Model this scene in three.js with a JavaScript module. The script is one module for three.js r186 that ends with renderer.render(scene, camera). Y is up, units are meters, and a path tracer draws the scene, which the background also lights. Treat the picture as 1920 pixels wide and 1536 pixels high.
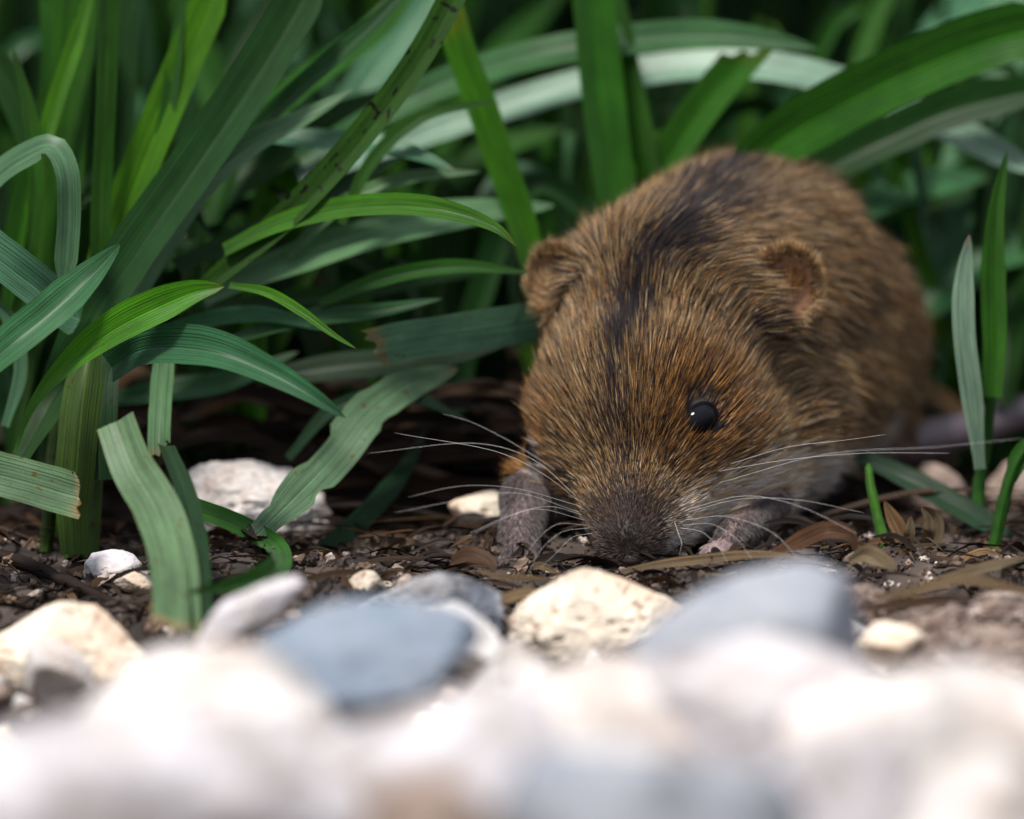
import * as THREE from 'three';
import { mergeGeometries, mergeVertices } from 'three/addons/utils/BufferGeometryUtils.js';

// ---------------------------------------------------------------- camera, sky, sun, exposure
const MM = 0.001, PXMM = 26.6667, FOCUS = 500, PITCH = THREE.MathUtils.degToRad(9);
const scene = new THREE.Scene();
const fwd = new THREE.Vector3(0, -Math.sin(PITCH), -Math.cos(PITCH));
const upv = new THREE.Vector3(0, Math.cos(PITCH), -Math.sin(PITCH));
const CEN = upv.clone().multiplyScalar((1060 - 768) / PXMM);               // picture centre in the plane of focus (mm)
const EYE = CEN.clone().addScaledVector(fwd, -FOCUS);
const camera = new THREE.PerspectiveCamera(2 * THREE.MathUtils.radToDeg(Math.atan(768 / PXMM / FOCUS)), 1.25, 0.02, 30);
camera.position.copy(EYE).multiplyScalar(MM);
camera.up.set(0, 1, 0);
camera.lookAt(CEN.clone().multiplyScalar(MM));
camera.focus = (FOCUS + 0.5) * MM;
camera.userData.fStop = 17;
camera.updateMatrixWorld();

// bright overcast sky: whiter and stronger overhead, slightly blue, no patches
{
  const W = 64, H = 32, data = new Float32Array(W * H * 4);
  for (let y = 0; y < H; y++) {
    const el = ((y + 0.5) / H - 0.5) * Math.PI, s = Math.max(0, Math.sin(el));
    const l = 0.11 + 0.56 * s;
    for (let x = 0; x < W; x++) data.set([l * 0.90, l * 0.97, l * 1.10, 1], (y * W + x) * 4);
  }
  const t = new THREE.DataTexture(data, W, H, THREE.RGBAFormat, THREE.FloatType);
  t.mapping = THREE.EquirectangularReflectionMapping; t.magFilter = THREE.LinearFilter; t.minFilter = THREE.LinearFilter; t.needsUpdate = true;
  scene.background = t; scene.environment = t;
}
const sun = new THREE.DirectionalLight(new THREE.Color(1, 0.95, 0.88), 2.6);
sun.name = 'sun';
sun.position.set(-0.28, 1.0, 0.36); sun.target.position.set(0, 0, 0);
sun.castShadow = true; sun.shadow.radius = 20; sun.shadow.mapSize.set(2048, 2048);
Object.assign(sun.shadow.camera, { left: -0.3, right: 0.3, top: 0.3, bottom: -0.3, near: 0.1, far: 3 });
scene.add(sun, sun.target);
const renderer = new THREE.WebGLRenderer({ antialias: true });
renderer.toneMapping = THREE.LinearToneMapping;
renderer.toneMappingExposure = 2.18;
renderer.shadowMap.enabled = true;

// ---------------------------------------------------------------- helpers
let seedState = 1;
const seed = (s) => { seedState = (s * 2654435761 + 12345) >>> 0; };
const rnd = () => { seedState = (seedState + 0x6D2B79F5) >>> 0; let t = seedState; t = Math.imul(t ^ (t >>> 15), t | 1); t ^= t + Math.imul(t ^ (t >>> 7), t | 61); return ((t ^ (t >>> 14)) >>> 0) / 4294967296; };
const rr = (a, b) => a + (b - a) * rnd();
const V = (x, y, z) => new THREE.Vector3(x, y, z);
const lerp = (a, b, t) => a + (b - a) * t;
const clamp = (x, a = 0, b = 1) => Math.min(b, Math.max(a, x));
const sstep = (a, b, x) => { const t = clamp((x - a) / (b - a)); return t * t * (3 - 2 * t); };
function hash(x, y, z) { let h = Math.imul(x, 374761393) ^ Math.imul(y, 668265263) ^ Math.imul(z, 2147483647 - 69); h = Math.imul(h ^ (h >>> 13), 1274126177); return ((h ^ (h >>> 16)) >>> 0) / 4294967296; }
function noise3(x, y, z) {
  const xi = Math.floor(x), yi = Math.floor(y), zi = Math.floor(z), f = (t) => t * t * (3 - 2 * t);
  const u = f(x - xi), v = f(y - yi), w = f(z - zi);
  const c = (a, b, d) => hash(xi + a, yi + b, zi + d);
  return lerp(lerp(lerp(c(0, 0, 0), c(1, 0, 0), u), lerp(c(0, 1, 0), c(1, 1, 0), u), v), lerp(lerp(c(0, 0, 1), c(1, 0, 1), u), lerp(c(0, 1, 1), c(1, 1, 1), u), v), w);
}
const fbm = (x, y, z, o = 4) => { let s = 0, a = 0.5, n = 0; for (let i = 0; i < o; i++) { s += a * noise3(x, y, z); n += a; a *= 0.5; x = x * 2.03 + 7.1; y = y * 2.03 + 3.7; z = z * 2.03 + 1.3; } return s / n; };
// a place measured in the photograph (pixels) at a given distance beyond the plane of focus (mm) -> mm in the world
function P(px, py, d = 0) {
  const s = (FOCUS + d) / FOCUS;
  return CEN.clone().addScaledVector(fwd, d).add(V((px - 960) / PXMM * s, 0, 0)).addScaledVector(upv, (768 - py) / PXMM * s);
}
const groundPy = (d) => { const s = (FOCUS + d) / FOCUS; return 768 + (CEN.y + fwd.y * d) / (upv.y * s) * PXMM; };
const used = {};
const numbered = (n) => { const k = used[n] = (used[n] ?? -1) + 1; return k ? `${n}_${String(k).padStart(3, '0')}` : n; };
function finish(m) { m.castShadow = true; m.receiveShadow = true; return m; }
function tag(o, label, category, group, kind) { if (label) o.userData.label = label; if (category) o.userData.category = category; if (group) o.userData.group = group; if (kind) o.userData.kind = kind; return o; }
// geometry given in mm in the world -> a mesh whose own origin is BASE
function meshAt(name, geo, mat, base, parent, own = false) {
  const g = geo; g.translate(-base.x, -base.y, -base.z); g.scale(MM, MM, MM);
  const m = finish(new THREE.Mesh(g, mat)); m.name = name;
  if (own) m.position.copy(base).multiplyScalar(MM);
  (parent ?? scene).add(m); return m;
}
function groupAt(name, base, label, category, group) {
  const g = new THREE.Group(); g.name = numbered(name); g.position.copy(base).multiplyScalar(MM); scene.add(g); g.base = base;
  return tag(g, label, category, group);
}
function tex(w, h, fn, srgb = true) {
  const d = new Uint8Array(w * h * 4);
  for (let y = 0; y < h; y++) for (let x = 0; x < w; x++) { const c = fn(x / w, y / h, x, y); for (let k = 0; k < 3; k++) d[(y * w + x) * 4 + k] = clamp(c[k]) * 255; d[(y * w + x) * 4 + 3] = 255; }
  const t = new THREE.DataTexture(d, w, h); t.magFilter = THREE.LinearFilter; t.minFilter = THREE.LinearMipmapLinearFilter; t.wrapS = t.wrapT = THREE.RepeatWrapping; t.generateMipmaps = true;
  if (srgb) t.colorSpace = THREE.SRGBColorSpace; t.needsUpdate = true; return t;
}

// ---------------------------------------------------------------- ground
const groundH = (x, z) => {   // mm
  const fine = Math.abs(x) < 140 && z > -200 && z < 160 ? 1 : 0;
  return (fbm(x * 0.03 + 9, 0, z * 0.03, 3) - 0.5) * 5 + fine * ((fbm(x * 0.22, 5, z * 0.22, 4) - 0.5) * 3.2) - 0.6 - 5.5 * sstep(2, 36, z);
};
{
  const axis = (lo, hi, step, far) => { const a = []; for (let v = lo; v <= hi; v += step) a.push(v); let s = step, v = hi; while (v < far) { s *= 1.35; v += s; a.push(v); } s = step; v = lo; while (v > -far) { s *= 1.35; v -= s; a.unshift(v); } return a; };
  const xs = axis(-70, 70, 0.7, 4000), zs = axis(-110, 70, 0.7, 4000), nx = xs.length, nz = zs.length;
  const pos = new Float32Array(nx * nz * 3), col = new Float32Array(nx * nz * 3), idx = [];
  for (let j = 0; j < nz; j++) for (let i = 0; i < nx; i++) {
    const k = j * nx + i, x = xs[i], z = zs[j];
    pos.set([x * MM, groundH(x, z) * MM, z * MM], k * 3);
    const a = fbm(x * 0.35, 1, z * 0.35, 4), b = noise3(x * 1.3, 9, z * 1.3), c = sstep(0.35, 0.7, a) * 0.8 + 0.35 + (b > 0.83 ? 0.9 : 0);
    col.set([0.045 * c, 0.031 * c, 0.025 * c], k * 3);
    if (i < nx - 1 && j < nz - 1) idx.push(k, k + nx, k + 1, k + 1, k + nx, k + nx + 1);
  }
  const g = new THREE.BufferGeometry();
  g.setAttribute('position', new THREE.BufferAttribute(pos, 3)); g.setAttribute('color', new THREE.BufferAttribute(col, 3)); g.setIndex(idx); g.computeVertexNormals();
  const m = finish(new THREE.Mesh(g, new THREE.MeshStandardMaterial({ vertexColors: true, roughness: 0.95 }))); m.name = 'ground';
  tag(m, 'dark brown crumbly soil under the grass and stones', null, null, 'structure'); scene.add(m);
}

// ---------------------------------------------------------------- stones
const stoneMat = new THREE.MeshStandardMaterial({ vertexColors: true, roughness: 0.85 });
const STONE = {   // base colour, second colour, speck colour
  white: [[0.60, 0.565, 0.55], [0.44, 0.38, 0.345], [0.25, 0.17, 0.14]],
  lilac: [[0.48, 0.455, 0.475], [0.37, 0.33, 0.32], [0.28, 0.21, 0.20]],
  cream: [[0.66, 0.57, 0.46], [0.58, 0.44, 0.33], [0.30, 0.16, 0.11]],
  blue: [[0.14, 0.175, 0.225], [0.175, 0.205, 0.25], [0.10, 0.12, 0.15]],
  grey: [[0.215, 0.23, 0.265], [0.255, 0.265, 0.295], [0.16, 0.165, 0.19]],
  brown: [[0.27, 0.20, 0.165], [0.16, 0.11, 0.085], [0.4, 0.34, 0.3]],
  dark: [[0.09, 0.10, 0.125], [0.32, 0.31, 0.32], [0.5, 0.47, 0.45]],
};
const icoCache = {};
function ico(detail) {
  if (!icoCache[detail]) { let g = new THREE.IcosahedronGeometry(1, detail); g.deleteAttribute('uv'); g.deleteAttribute('normal'); icoCache[detail] = mergeVertices(g, 1e-5); }
  return icoCache[detail].clone();
}
function stoneGeo(r, sd, detail, kind, rough = 1, rot = [0, 0, 0], round = 0.05) {
  seed(sd);
  const planes = []; for (let k = 0; k < 15; k++) { const n = V(rr(-1, 1), rr(-1, 1), rr(-1, 1)).normalize(); planes.push([n, rr(0.72, 1)]); }
  const g = ico(detail), p = g.attributes.position, col = new Float32Array(p.count * 3), v = V(), [A, B, S] = STONE[kind], o = sd * 3.17;
  const big = Math.max(...r), q = new THREE.Quaternion().setFromEuler(new THREE.Euler(...rot));
  for (let i = 0; i < p.count; i++) {
    v.fromBufferAttribute(p, i);
    let s = 0; for (const [n, h] of planes) { const d = v.dot(n); if (d > 0.05) s += Math.pow(d / h, 24); }
    let rad = lerp(Math.min(1.25, Math.pow(Math.max(s, 1e-3), -1 / 24)), 0.95, round);
    rad *= 1 + rough * (0.16 * (fbm(v.x * 1.6 + o, v.y * 1.6, v.z * 1.6, 3) - 0.5) + 0.10 * (fbm(v.x * 5 + o, v.y * 5, v.z * 5 + o, 4) - 0.5) + (kind === 'soil' ? 0.08 : 0.035) * (noise3(v.x * 22 + o, v.y * 22, v.z * 22) - 0.5));
    const pit = sstep(0.72, 0.8, fbm(v.x * 4.3 + o * 2, v.y * 4.3 + 4, v.z * 4.3, 2)); rad -= 0.07 * rough * pit;
    v.multiplyScalar(rad); p.setXYZ(i, v.x * r[0], v.y * r[1], v.z * r[2]);
    const X = v.x * r[0], Y = v.y * r[1], Z = v.z * r[2];
    const t = sstep(0.35, 0.68, fbm(X * 0.35 + o, Y * 0.35, Z * 0.35, 4)), sp = sstep(0.66, 0.8, fbm(X * 1.4 + o, Y * 1.4 + 8, Z * 1.4, 2)), gr = (0.86 + 0.28 * noise3(X * 4, Y * 4 + o, Z * 4)) * (1 - 0.38 * sstep(0.5, 0.7, fbm(X * 0.16 + o, Y * 0.2 + 5, Z * 0.16, 3)));
    for (let k = 0; k < 3; k++) col[i * 3 + k] = clamp(lerp(lerp(A[k], B[k], t), S[k], sp * 0.75) * gr, 0, 0.92);
  }
  g.setAttribute('color', new THREE.BufferAttribute(col, 3)); g.applyQuaternion(q); g.computeVertexNormals();
  return g;
}
function stone(label, kind, px, top, w, d, o = {}) {
  if (d < -40) d -= 9;
  const gp = P(px, groundPy(d), d), s = (FOCUS + d) / FOCUS, gh = groundH(gp.x, gp.z);
  const h = Math.max(1.5, (groundPy(d) - top) / PXMM * s - gh - (o.lift ?? 0)), rx = w / 2 / PXMM * s, rz = (o.deep ?? 0.85) * rx, sink = o.sink ?? 0.25;
  const ry = o.ry ?? h / (2 - sink);
  const g = stoneGeo([rx, ry, rz], o.seed ?? Math.round(px * 7 + top), o.detail ?? 16, kind, o.rough ?? 1, [o.tx ?? 0, o.ty ?? 0, o.tz ?? 0], o.round);
  g.computeBoundingBox();
  const bb = g.boundingBox, c = V(gp.x, gh + h + (o.lift ?? 0) - bb.max.y, gp.z);
  g.scale(MM, MM, MM);
  const m = finish(new THREE.Mesh(g, stoneMat)); m.name = o.name ?? numbered('stone'); m.position.copy(c).multiplyScalar(MM);
  scene.add(m); tag(m, label, 'stone', 'stones of the gravel path'); return m;
}
// in or near focus
stone('pale pitted stone in front of the mouse\'s nose', 'cream', 1122, 1060, 285, -15, { detail: 44, seed: 6, deep: 0.8, tz: 0.05, rough: 0.9, ry: 3.4 });
stone('dark blue-grey angular stone with pale flecks, left of the pale pitted stone', 'dark', 818, 1066, 235, -16, { detail: 40, seed: 23, tz: -0.1, rough: 1.7, ry: 2.9 });
stone('long white stone leaning against the dark blue-grey angular stone', 'white', 866, 1128, 160, -30, { detail: 30, seed: 33, tz: -0.75, deep: 0.6, ry: 1.75 });
stone('flat white stone low between the pale pitted stone and the dark stone', 'white', 985, 1196, 270, -36, { detail: 24, seed: 34, sink: 0.5 });
stone('large pale angular stone at left edge beside the bent cut leaf', 'cream', 98, 1126, 310, -19, { ry: 3.6, detail: 40, seed: 45, deep: 0.7, tz: -0.12 });
stone('small white stone in front of the large pale angular stone', 'white', 108, 1200, 130, -27, { ry: 2.4, detail: 30, seed: 46, tz: 0.3 });
stone('round grey-brown pebble between the grass stem and bent cut leaf', 'lilac', 200, 1030, 112, 1, { detail: 30, seed: 56, rough: 0.6 });
stone('small tan pebble touching the bent cut leaf', 'cream', 256, 1083, 82, -4, { detail: 30, seed: 57 });
stone('white lump of rock with a dark hollow behind the diagonal torn leaf', 'white', 455, 862, 300, 17, { detail: 36, seed: 68, deep: 0.6, sink: 0.1, rough: 1.6 });
stone('small cream stone behind the mouse\'s grey forefoot', 'cream', 905, 925, 120, 15, { detail: 20, seed: 69 });
stone('brownish stone under the mouse\'s tail', 'brown', 1745, 868, 110, 26, { detail: 20, seed: 70 });
stone('brownish stone beside the green shoot at right edge', 'brown', 1900, 862, 120, 28, { detail: 20, seed: 71 });
stone('small white chip in the soil right of the blurred grey stone', 'cream', 1665, 1165, 120, -26, { detail: 24, seed: 72, ry: 1.2 });
stone('tiny pale pebble behind the dark blue-grey angular stone', 'cream', 690, 1078, 62, -8, { detail: 20, seed: 73 });
STONE.soil = [[0.24, 0.18, 0.15], [0.12, 0.08, 0.065], [0.46, 0.40, 0.36]];
for (const [label, px, top, w, d, sd] of [['crumbly brown clod of soil under the grey weathered straw', 1745, 1128, 190, -19, 301], ['crumbly brown clod of soil at the right edge below the long pale straw', 1875, 1112, 170, -17, 302], ['low brown clod of soil right of the blurred blue-grey stone', 1615, 1092, 130, -13, 303], ['broad brown clod of soil in front of the straws at right', 1840, 1168, 260, -27, 304]]) {
  const m = stone(label, 'soil', px, top, w, d, { detail: 34, seed: sd, rough: 2.6, round: 0.5, name: numbered('soil_clod') }); m.userData.category = 'soil clod'; m.userData.group = 'clods of soil';
}
// the blurred gravel in front
stone('smooth blue-grey stone, blurred, in front of the mouse\'s paw', 'grey', 1418, 1048, 430, -46, { seed: 81, rough: 0.5, deep: 0.7, round: 0.2, ry: 5.2 });
stone('slate-blue flat-topped stone, blurred, beside the leaning pale stone', 'blue', 620, 1126, 560, -47, { seed: 86, deep: 0.6, tz: 0.16, ry: 3.6 });
stone('slender pale stone leaning behind the slate-blue stone', 'lilac', 480, 1080, 210, -33, { seed: 83, tz: 0.62, deep: 0.45, ry: 1.5, detail: 20 });
stone('very large white stone, blurred, across the left foreground', 'white', 410, 1206, 560, -62, { ry: 5, seed: 84, deep: 0.5, rough: 0.8, round: 0.15 });
stone('very large pale lilac stone, blurred, in the bottom left corner', 'lilac', 200, 1318, 860, -84, { ry: 5.5, seed: 85, deep: 0.42, rough: 0.7, round: 0.15 });
stone('broad white stone, blurred, in the middle of the foreground', 'white', 1100, 1226, 540, -64, { ry: 4.5, seed: 86, deep: 0.6, rough: 0.9, round: 0.1 });
stone('pale pinkish stone, blurred, below the slate-blue stone', 'lilac', 820, 1282, 560, -77, { ry: 5, seed: 87, deep: 0.5, rough: 0.6 });
stone('pale lilac stone, blurred, directly below the smooth blue-grey stone', 'lilac', 1450, 1188, 600, -63, { ry: 4.5, seed: 88, deep: 0.5, rough: 0.8, round: 0.15 });
stone('broad pale stone, blurred, at the right edge of the foreground', 'white', 1800, 1228, 620, -70, { ry: 5, seed: 89, deep: 0.5, rough: 0.6 });
stone('white stone, blurred, in the bottom right corner', 'white', 1815, 1400, 420, -95, { seed: 90, deep: 0.7, rough: 0.6 });
stone('pale blue stone, blurred, at the bottom edge below the broad white stone', 'grey', 1220, 1398, 480, -97, { seed: 91, deep: 0.6, rough: 0.5 });
stone('tan stone, blurred, at the bottom edge left of the pale blue stone', 'brown', 850, 1432, 330, -100, { seed: 92, deep: 0.6 });
stone('pale stone, blurred, between the lilac stone and bottom right stone', 'lilac', 1540, 1352, 330, -88, { seed: 93, deep: 0.6, rough: 0.6 });
// countless smaller gravel between and beyond them
{
  seed(400);
  const kinds = ['white', 'lilac', 'cream', 'brown', 'grey'];
  kinds.forEach((kind, ki) => {
    const n = [330, 330, 160, 220, 110][ki], g = stoneGeo([1, 0.75, 0.9], 700 + ki, 5, kind), im = finish(new THREE.InstancedMesh(g, stoneMat, n));
    seed(410 + ki);
    const M = new THREE.Matrix4(), q = new THREE.Quaternion();
    for (let i = 0; i < n; i++) {
      const near = rnd() < 0.6, z = near ? rr(48, 130) : rr(100, 420), x = near ? rr(-62, 62) : rr(-150, 150);
      const r = (near ? rr(0.8, 3.6) : rr(2, 7));
      q.setFromEuler(new THREE.Euler(rr(0, 6.3), rr(0, 6.3), rr(0, 6.3)));
      M.compose(V(x, groundH(x, z) + r * 0.35, z).multiplyScalar(MM), q, V(r, r, r).multiplyScalar(MM)); im.setMatrixAt(i, M);
    }
    im.name = numbered('gravel'); tag(im, `small ${['white', 'pale lilac', 'cream', 'brown', 'grey'][ki]} gravel filling the gaps between the larger stones`, 'gravel', null, 'stuff'); scene.add(im);
  });
}
// small rubble along the edge of the soil
{
  ['white', 'cream', 'brown'].forEach((kind, ki) => {
    const n = [120, 100, 140][ki], im = finish(new THREE.InstancedMesh(stoneGeo([1, 0.75, 0.9], 760 + ki, 8, kind, 1.4), stoneMat, n)), M = new THREE.Matrix4(), q = new THREE.Quaternion(); seed(430 + ki);
    for (let i = 0; i < n; i++) { const z = ki < 2 ? rr(13, 40) : rr(-6, 52), x = rr(-42, 42), r = (0.25 + 1.5 * Math.pow(rnd(), 2)) * (z < 12 ? 0.6 : 1); q.setFromEuler(new THREE.Euler(rr(0, 6.3), rr(0, 6.3), rr(0, 6.3))); M.compose(V(x, groundH(x, z) + r * 0.3, z).multiplyScalar(MM), q, V(r, r, r).multiplyScalar(MM)); im.setMatrixAt(i, M); }
    im.name = numbered('rubble'); tag(im, `tiny ${['white', 'cream', 'brown'][ki]} stone chips strewn along the edge of the soil`, 'rubble', null, 'stuff'); scene.add(im);
  });
}
// crumbs of soil
{
  const n = 16000, g = ico(1), p = g.attributes.position; seed(450);
  for (let i = 0; i < p.count; i++) { const k = 0.5 + 0.9 * hash(i, 3, 7); p.setXYZ(i, p.getX(i) * k, p.getY(i) * k * 0.8, p.getZ(i) * k); }
  g.computeVertexNormals();
  const im = finish(new THREE.InstancedMesh(g, new THREE.MeshStandardMaterial({ color: 0xffffff, roughness: 0.95, flatShading: true }), n)), M = new THREE.Matrix4(), q = new THREE.Quaternion(), c = new THREE.Color();
  for (let i = 0; i < n; i++) {
    const x = rr(-52, 52), z = rr(-75, 48), r = 0.08 + 0.52 * Math.pow(rnd(), 3.5);
    q.setFromEuler(new THREE.Euler(rr(0, 6.3), rr(0, 6.3), rr(0, 6.3)));
    M.compose(V(x, groundH(x, z) + r * 0.4, z).multiplyScalar(MM), q, V(r * rr(0.8, 1.5), r, r).multiplyScalar(MM)); im.setMatrixAt(i, M);
    const t = rnd(), l = rr(0.5, 1.4); im.setColorAt(i, t < 0.05 ? c.setRGB(0.36 * l, 0.3 * l, 0.26 * l) : t < 0.25 ? c.setRGB(0.13 * l, 0.085 * l, 0.06 * l) : c.setRGB(0.05 * l, 0.034 * l, 0.028 * l));
  }
  im.name = 'soil_crumbs'; tag(im, 'loose dark crumbs of soil and grit on the ground', 'soil', null, 'stuff'); scene.add(im);
}

// ---------------------------------------------------------------- grass
const veinAt = (u) => { let s = 0; for (let k = 0; k < 13; k++) { const c = (k + 0.5) / 13 + (hash(k, 2, 5) - 0.5) * 0.03; s = Math.max(s, Math.exp(-Math.pow((u - c) / 0.012, 2)) * (0.5 + 0.5 * hash(k, 8, 1))); } return s; };
const midAt = (u) => Math.exp(-Math.pow((u - 0.5) / 0.022, 2));
function leafTex(o) {
  return tex(256, 512, (u, v) => {
    const tv = v * 6.2831853, cx = Math.cos(tv) * 1.5, cz = Math.sin(tv) * 1.5;
    const streak = noise3(u * 60, cx * 0.8 + 5, cz * 0.8), blot = fbm(u * 4 + 3, cx * 2.2, cz * 2.2, 3);
    let l = 0.76 - 0.16 * veinAt(u) + 0.04 * midAt(u) + 0.16 * (streak - 0.5) + 0.16 * (blot - 0.5);
    let c = [l, l, l];
    const edge = sstep(0.965, 0.99, Math.abs(u - 0.5) * 2); c = [lerp(c[0], 0.95, edge * 0.7), lerp(c[1], 0.9, edge * 0.5), lerp(c[2], 0.7, edge * 0.5)];
    const x = Math.floor(u * 64), y = Math.floor(v * 256), hs = hash(x, y, o.s ?? 1), du = u * 64 - x - 0.5, dv = v * 256 - y - 0.5;
    if (hs > 1 - (o.dust ?? 0.006) && du * du + dv * dv < 0.12) c = [1, 1, 1];
    if (hs < (o.fleck ?? 0.003) && du * du < 0.2) c = [0.62, 0.42, 0.28];
    const bl = sstep(o.brown ?? 0.80, (o.brown ?? 0.80) + 0.05, fbm(u * 7 + 11, cx * 5 + (o.s ?? 1), cz * 5, 3)); c = [lerp(c[0], 0.75, bl), lerp(c[1], 0.5, bl), lerp(c[2], 0.34, bl)];
    if (o.spots) { const sp = sstep(o.spots, o.spots + 0.04, fbm(u * 5 + 31, cx * 6, cz * 6, 3)); c = c.map((q, k) => lerp(q, [0.32, 0.16, 0.2][k], sp)); }
    return c;
  });
}
const leafBump = tex(256, 64, (u, v) => { const l = 0.55 - 0.4 * veinAt(u) - 0.5 * midAt(u) + 0.25 * (noise3(u * 90, 3, 1) - 0.5); return [l, l, l]; }, false);
const leafMaps = [leafTex({ s: 1 }), leafTex({ s: 2, dust: 0.02, brown: 0.74, fleck: 0.012 }), leafTex({ s: 3, dust: 0.002, spots: 0.70, brown: 0.9 })];
const leafMat = (r, g, b, map = 0, tr = 0.32, coat = 0.55, cr = 0.36) => new THREE.MeshPhysicalMaterial({ color: new THREE.Color().setRGB(r, g, b), map: leafMaps[map], bumpMap: leafBump, bumpScale: 0.00014, roughness: 1, specularIntensity: 0.15, transmission: tr, thickness: 0, clearcoat: coat, clearcoatRoughness: cr, side: THREE.DoubleSide, vertexColors: true });
const LEAF = {
  bright: leafMat(0.10, 0.38, 0.006, 0, 0.42, 0.12, 0.32), green: leafMat(0.042, 0.205, 0.010, 0, 0.34, 0.12, 0.32), deep: leafMat(0.017, 0.085, 0.010, 0, 0.26, 0.12, 0.32), teal: leafMat(0.05, 0.20, 0.07, 0, 0.25, 0.3, 0.4),
  pale: leafMat(0.17, 0.42, 0.21, 0, 0.25, 0.4, 0.4), dusty: leafMat(0.17, 0.36, 0.21, 1, 0.22, 0.3, 0.42), ice: leafMat(0.31, 0.54, 0.42, 0, 0.2, 0.6, 0.36), dark: leafMat(0.018, 0.072, 0.024, 1, 0.2, 0.2, 0.4),
  mid: leafMat(0.022, 0.115, 0.022, 0, 0.28, 0.2, 0.34), spotted: leafMat(0.038, 0.14, 0.010, 2, 0.3, 0.15, 0.3), stem: leafMat(0.055, 0.115, 0.016, 1, 0.12, 0.25, 0.4), straw: leafMat(0.36, 0.23, 0.12, 1, 0.2, 0.15, 0.6), brown: leafMat(0.13, 0.068, 0.034, 1, 0.15, 0.2, 0.5), husk: leafMat(0.40, 0.27, 0.155, 0, 0.2, 0.15, 0.6), umber: leafMat(0.038, 0.021, 0.014, 1, 0.1, 0.15, 0.6),
};
let bladeCount = 0;
// one blade: pts = [[px, py, d], ...] base to tip; w = apparent width in px at the plane of focus
function bladeGeo(pts, w, o = {}) {
  const world = o.world ? pts : pts.map(([x, y, d]) => P(x, y, d > 8 ? 8 + (d - 8) * 0.58 : d)), curve = new THREE.CatmullRomCurve3(world, false, 'centripetal');
  const N = o.n ?? 30, J = o.j ?? 8, len = curve.getLength(), pos = [], uv = [], idx = [], sd = ++bladeCount * 1.37;
  const rolls = Array.isArray(o.roll) ? o.roll : [o.roll ?? 25], fold = o.fold ?? 0.28, tip = o.tip ?? 'point';
  const v = V(), side = V(), nrm = V(), col = [], hb = hash(bladeCount, 5, 9), hl = 0.82 + 0.36 * hash(bladeCount, 7, 3), tone = [hl * (0.88 + 0.3 * hb), hl, hl * (1.04 - 0.25 * hb)], sere = tip === 'point' && hash(bladeCount, 1, 8) < 0.45;
  const prevSide = V();
  for (let i = 0; i <= N; i++) {
    const t = i / N, c = curve.getPointAt(t), tg = curve.getTangentAt(t);
    v.copy(o.toward ?? EYE); if (!o.toward) v.sub(c); v.normalize();
    side.crossVectors(tg, v); if (side.lengthSq() < 1e-3 && i) side.copy(prevSide); side.normalize(); if (i && side.dot(prevSide) < 0 && o.keep !== false) side.negate(); prevSide.copy(side);
    nrm.crossVectors(side, tg).normalize();
    const rf = t * (rolls.length - 1), ri = Math.min(rolls.length - 2, Math.floor(rf)), roll = THREE.MathUtils.degToRad(rolls.length > 1 ? lerp(rolls[ri], rolls[ri + 1], rf - ri) : rolls[0]) + 0.10 * (noise3(t * 4, sd, 0) - 0.5);
    const S = side.clone().multiplyScalar(Math.cos(roll)).addScaledVector(nrm, Math.sin(roll)), Nn = nrm.clone().multiplyScalar(Math.cos(roll)).addScaledVector(side, -Math.sin(roll));
    let prof = lerp(o.base ?? 0.6, 1, sstep(0, 0.35, t));
    if (tip === 'point') prof *= Math.pow(clamp((1 - t) / (o.taper ?? 0.4)), 0.62) * 0.985 + 0.015;
    if (tip === 'blunt') prof *= Math.sqrt(clamp((1.004 - t) / 0.05));
    if (o.body) prof *= o.body(t);
    const hw = 0.9 * w / PXMM / 2 * prof / Math.max(0.35, Math.abs(Math.cos(roll))) * (1 + 0.05 * (noise3(t * 9, sd, 3) - 0.5));
    for (let j = 0; j <= J; j++) {
      const u = j / J * 2 - 1, off = fold * hw * (Math.abs(u) - 0.5) + (o.cup ?? 0) * hw * u * u + 0.06 * hw * (noise3(t * 7, u * 2 + sd, 5) - 0.5);
      const jag = tip === 'cut' && i > N - 2 ? (noise3(u * 4, sd, 8) - 0.5) * (o.jag ?? 1.2) + u * (o.slant ?? 0.4) * hw : 0;
      const bite = o.ragged ? 1 - o.ragged * Math.max(0, noise3(t * 14, sd + Math.sign(u), 2) - 0.55) * (Math.abs(u) > 0.7 ? 1 : 0) : 1;
      const q = c.clone().addScaledVector(S, u * hw * bite).addScaledVector(Nn, off).addScaledVector(tg, jag);
      const br = Math.max(tip === 'cut' ? sstep(0.955, 0.985, t + 0.02 * noise3(u * 3, sd, 1)) : sere ? sstep(0.95, 0.99, t) : 0, 0), bt = 0.9 + 0.25 * (fbm(t * len * 0.25, u * 0.6 + sd, 2, 3) - 0.5) * 2; col.push(lerp(tone[0] * bt, 2.0, br), lerp(tone[1] * bt, 0.85, br), lerp(tone[2] * bt, 0.7, br));
      pos.push(q.x, q.y, q.z); uv.push((u + 1) / 2, t * len / 28 + sd);
      if (i < N && j < J) { const a = i * (J + 1) + j; idx.push(a, a + 1, a + J + 1, a + 1, a + J + 2, a + J + 1); }
    }
  }
  const g = new THREE.BufferGeometry(); g.setAttribute('position', new THREE.Float32BufferAttribute(pos, 3)); g.setAttribute('uv', new THREE.Float32BufferAttribute(uv, 2)); g.setAttribute('color', new THREE.Float32BufferAttribute(col, 3)); g.setIndex(idx); g.computeVertexNormals(); return g;
}
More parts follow.
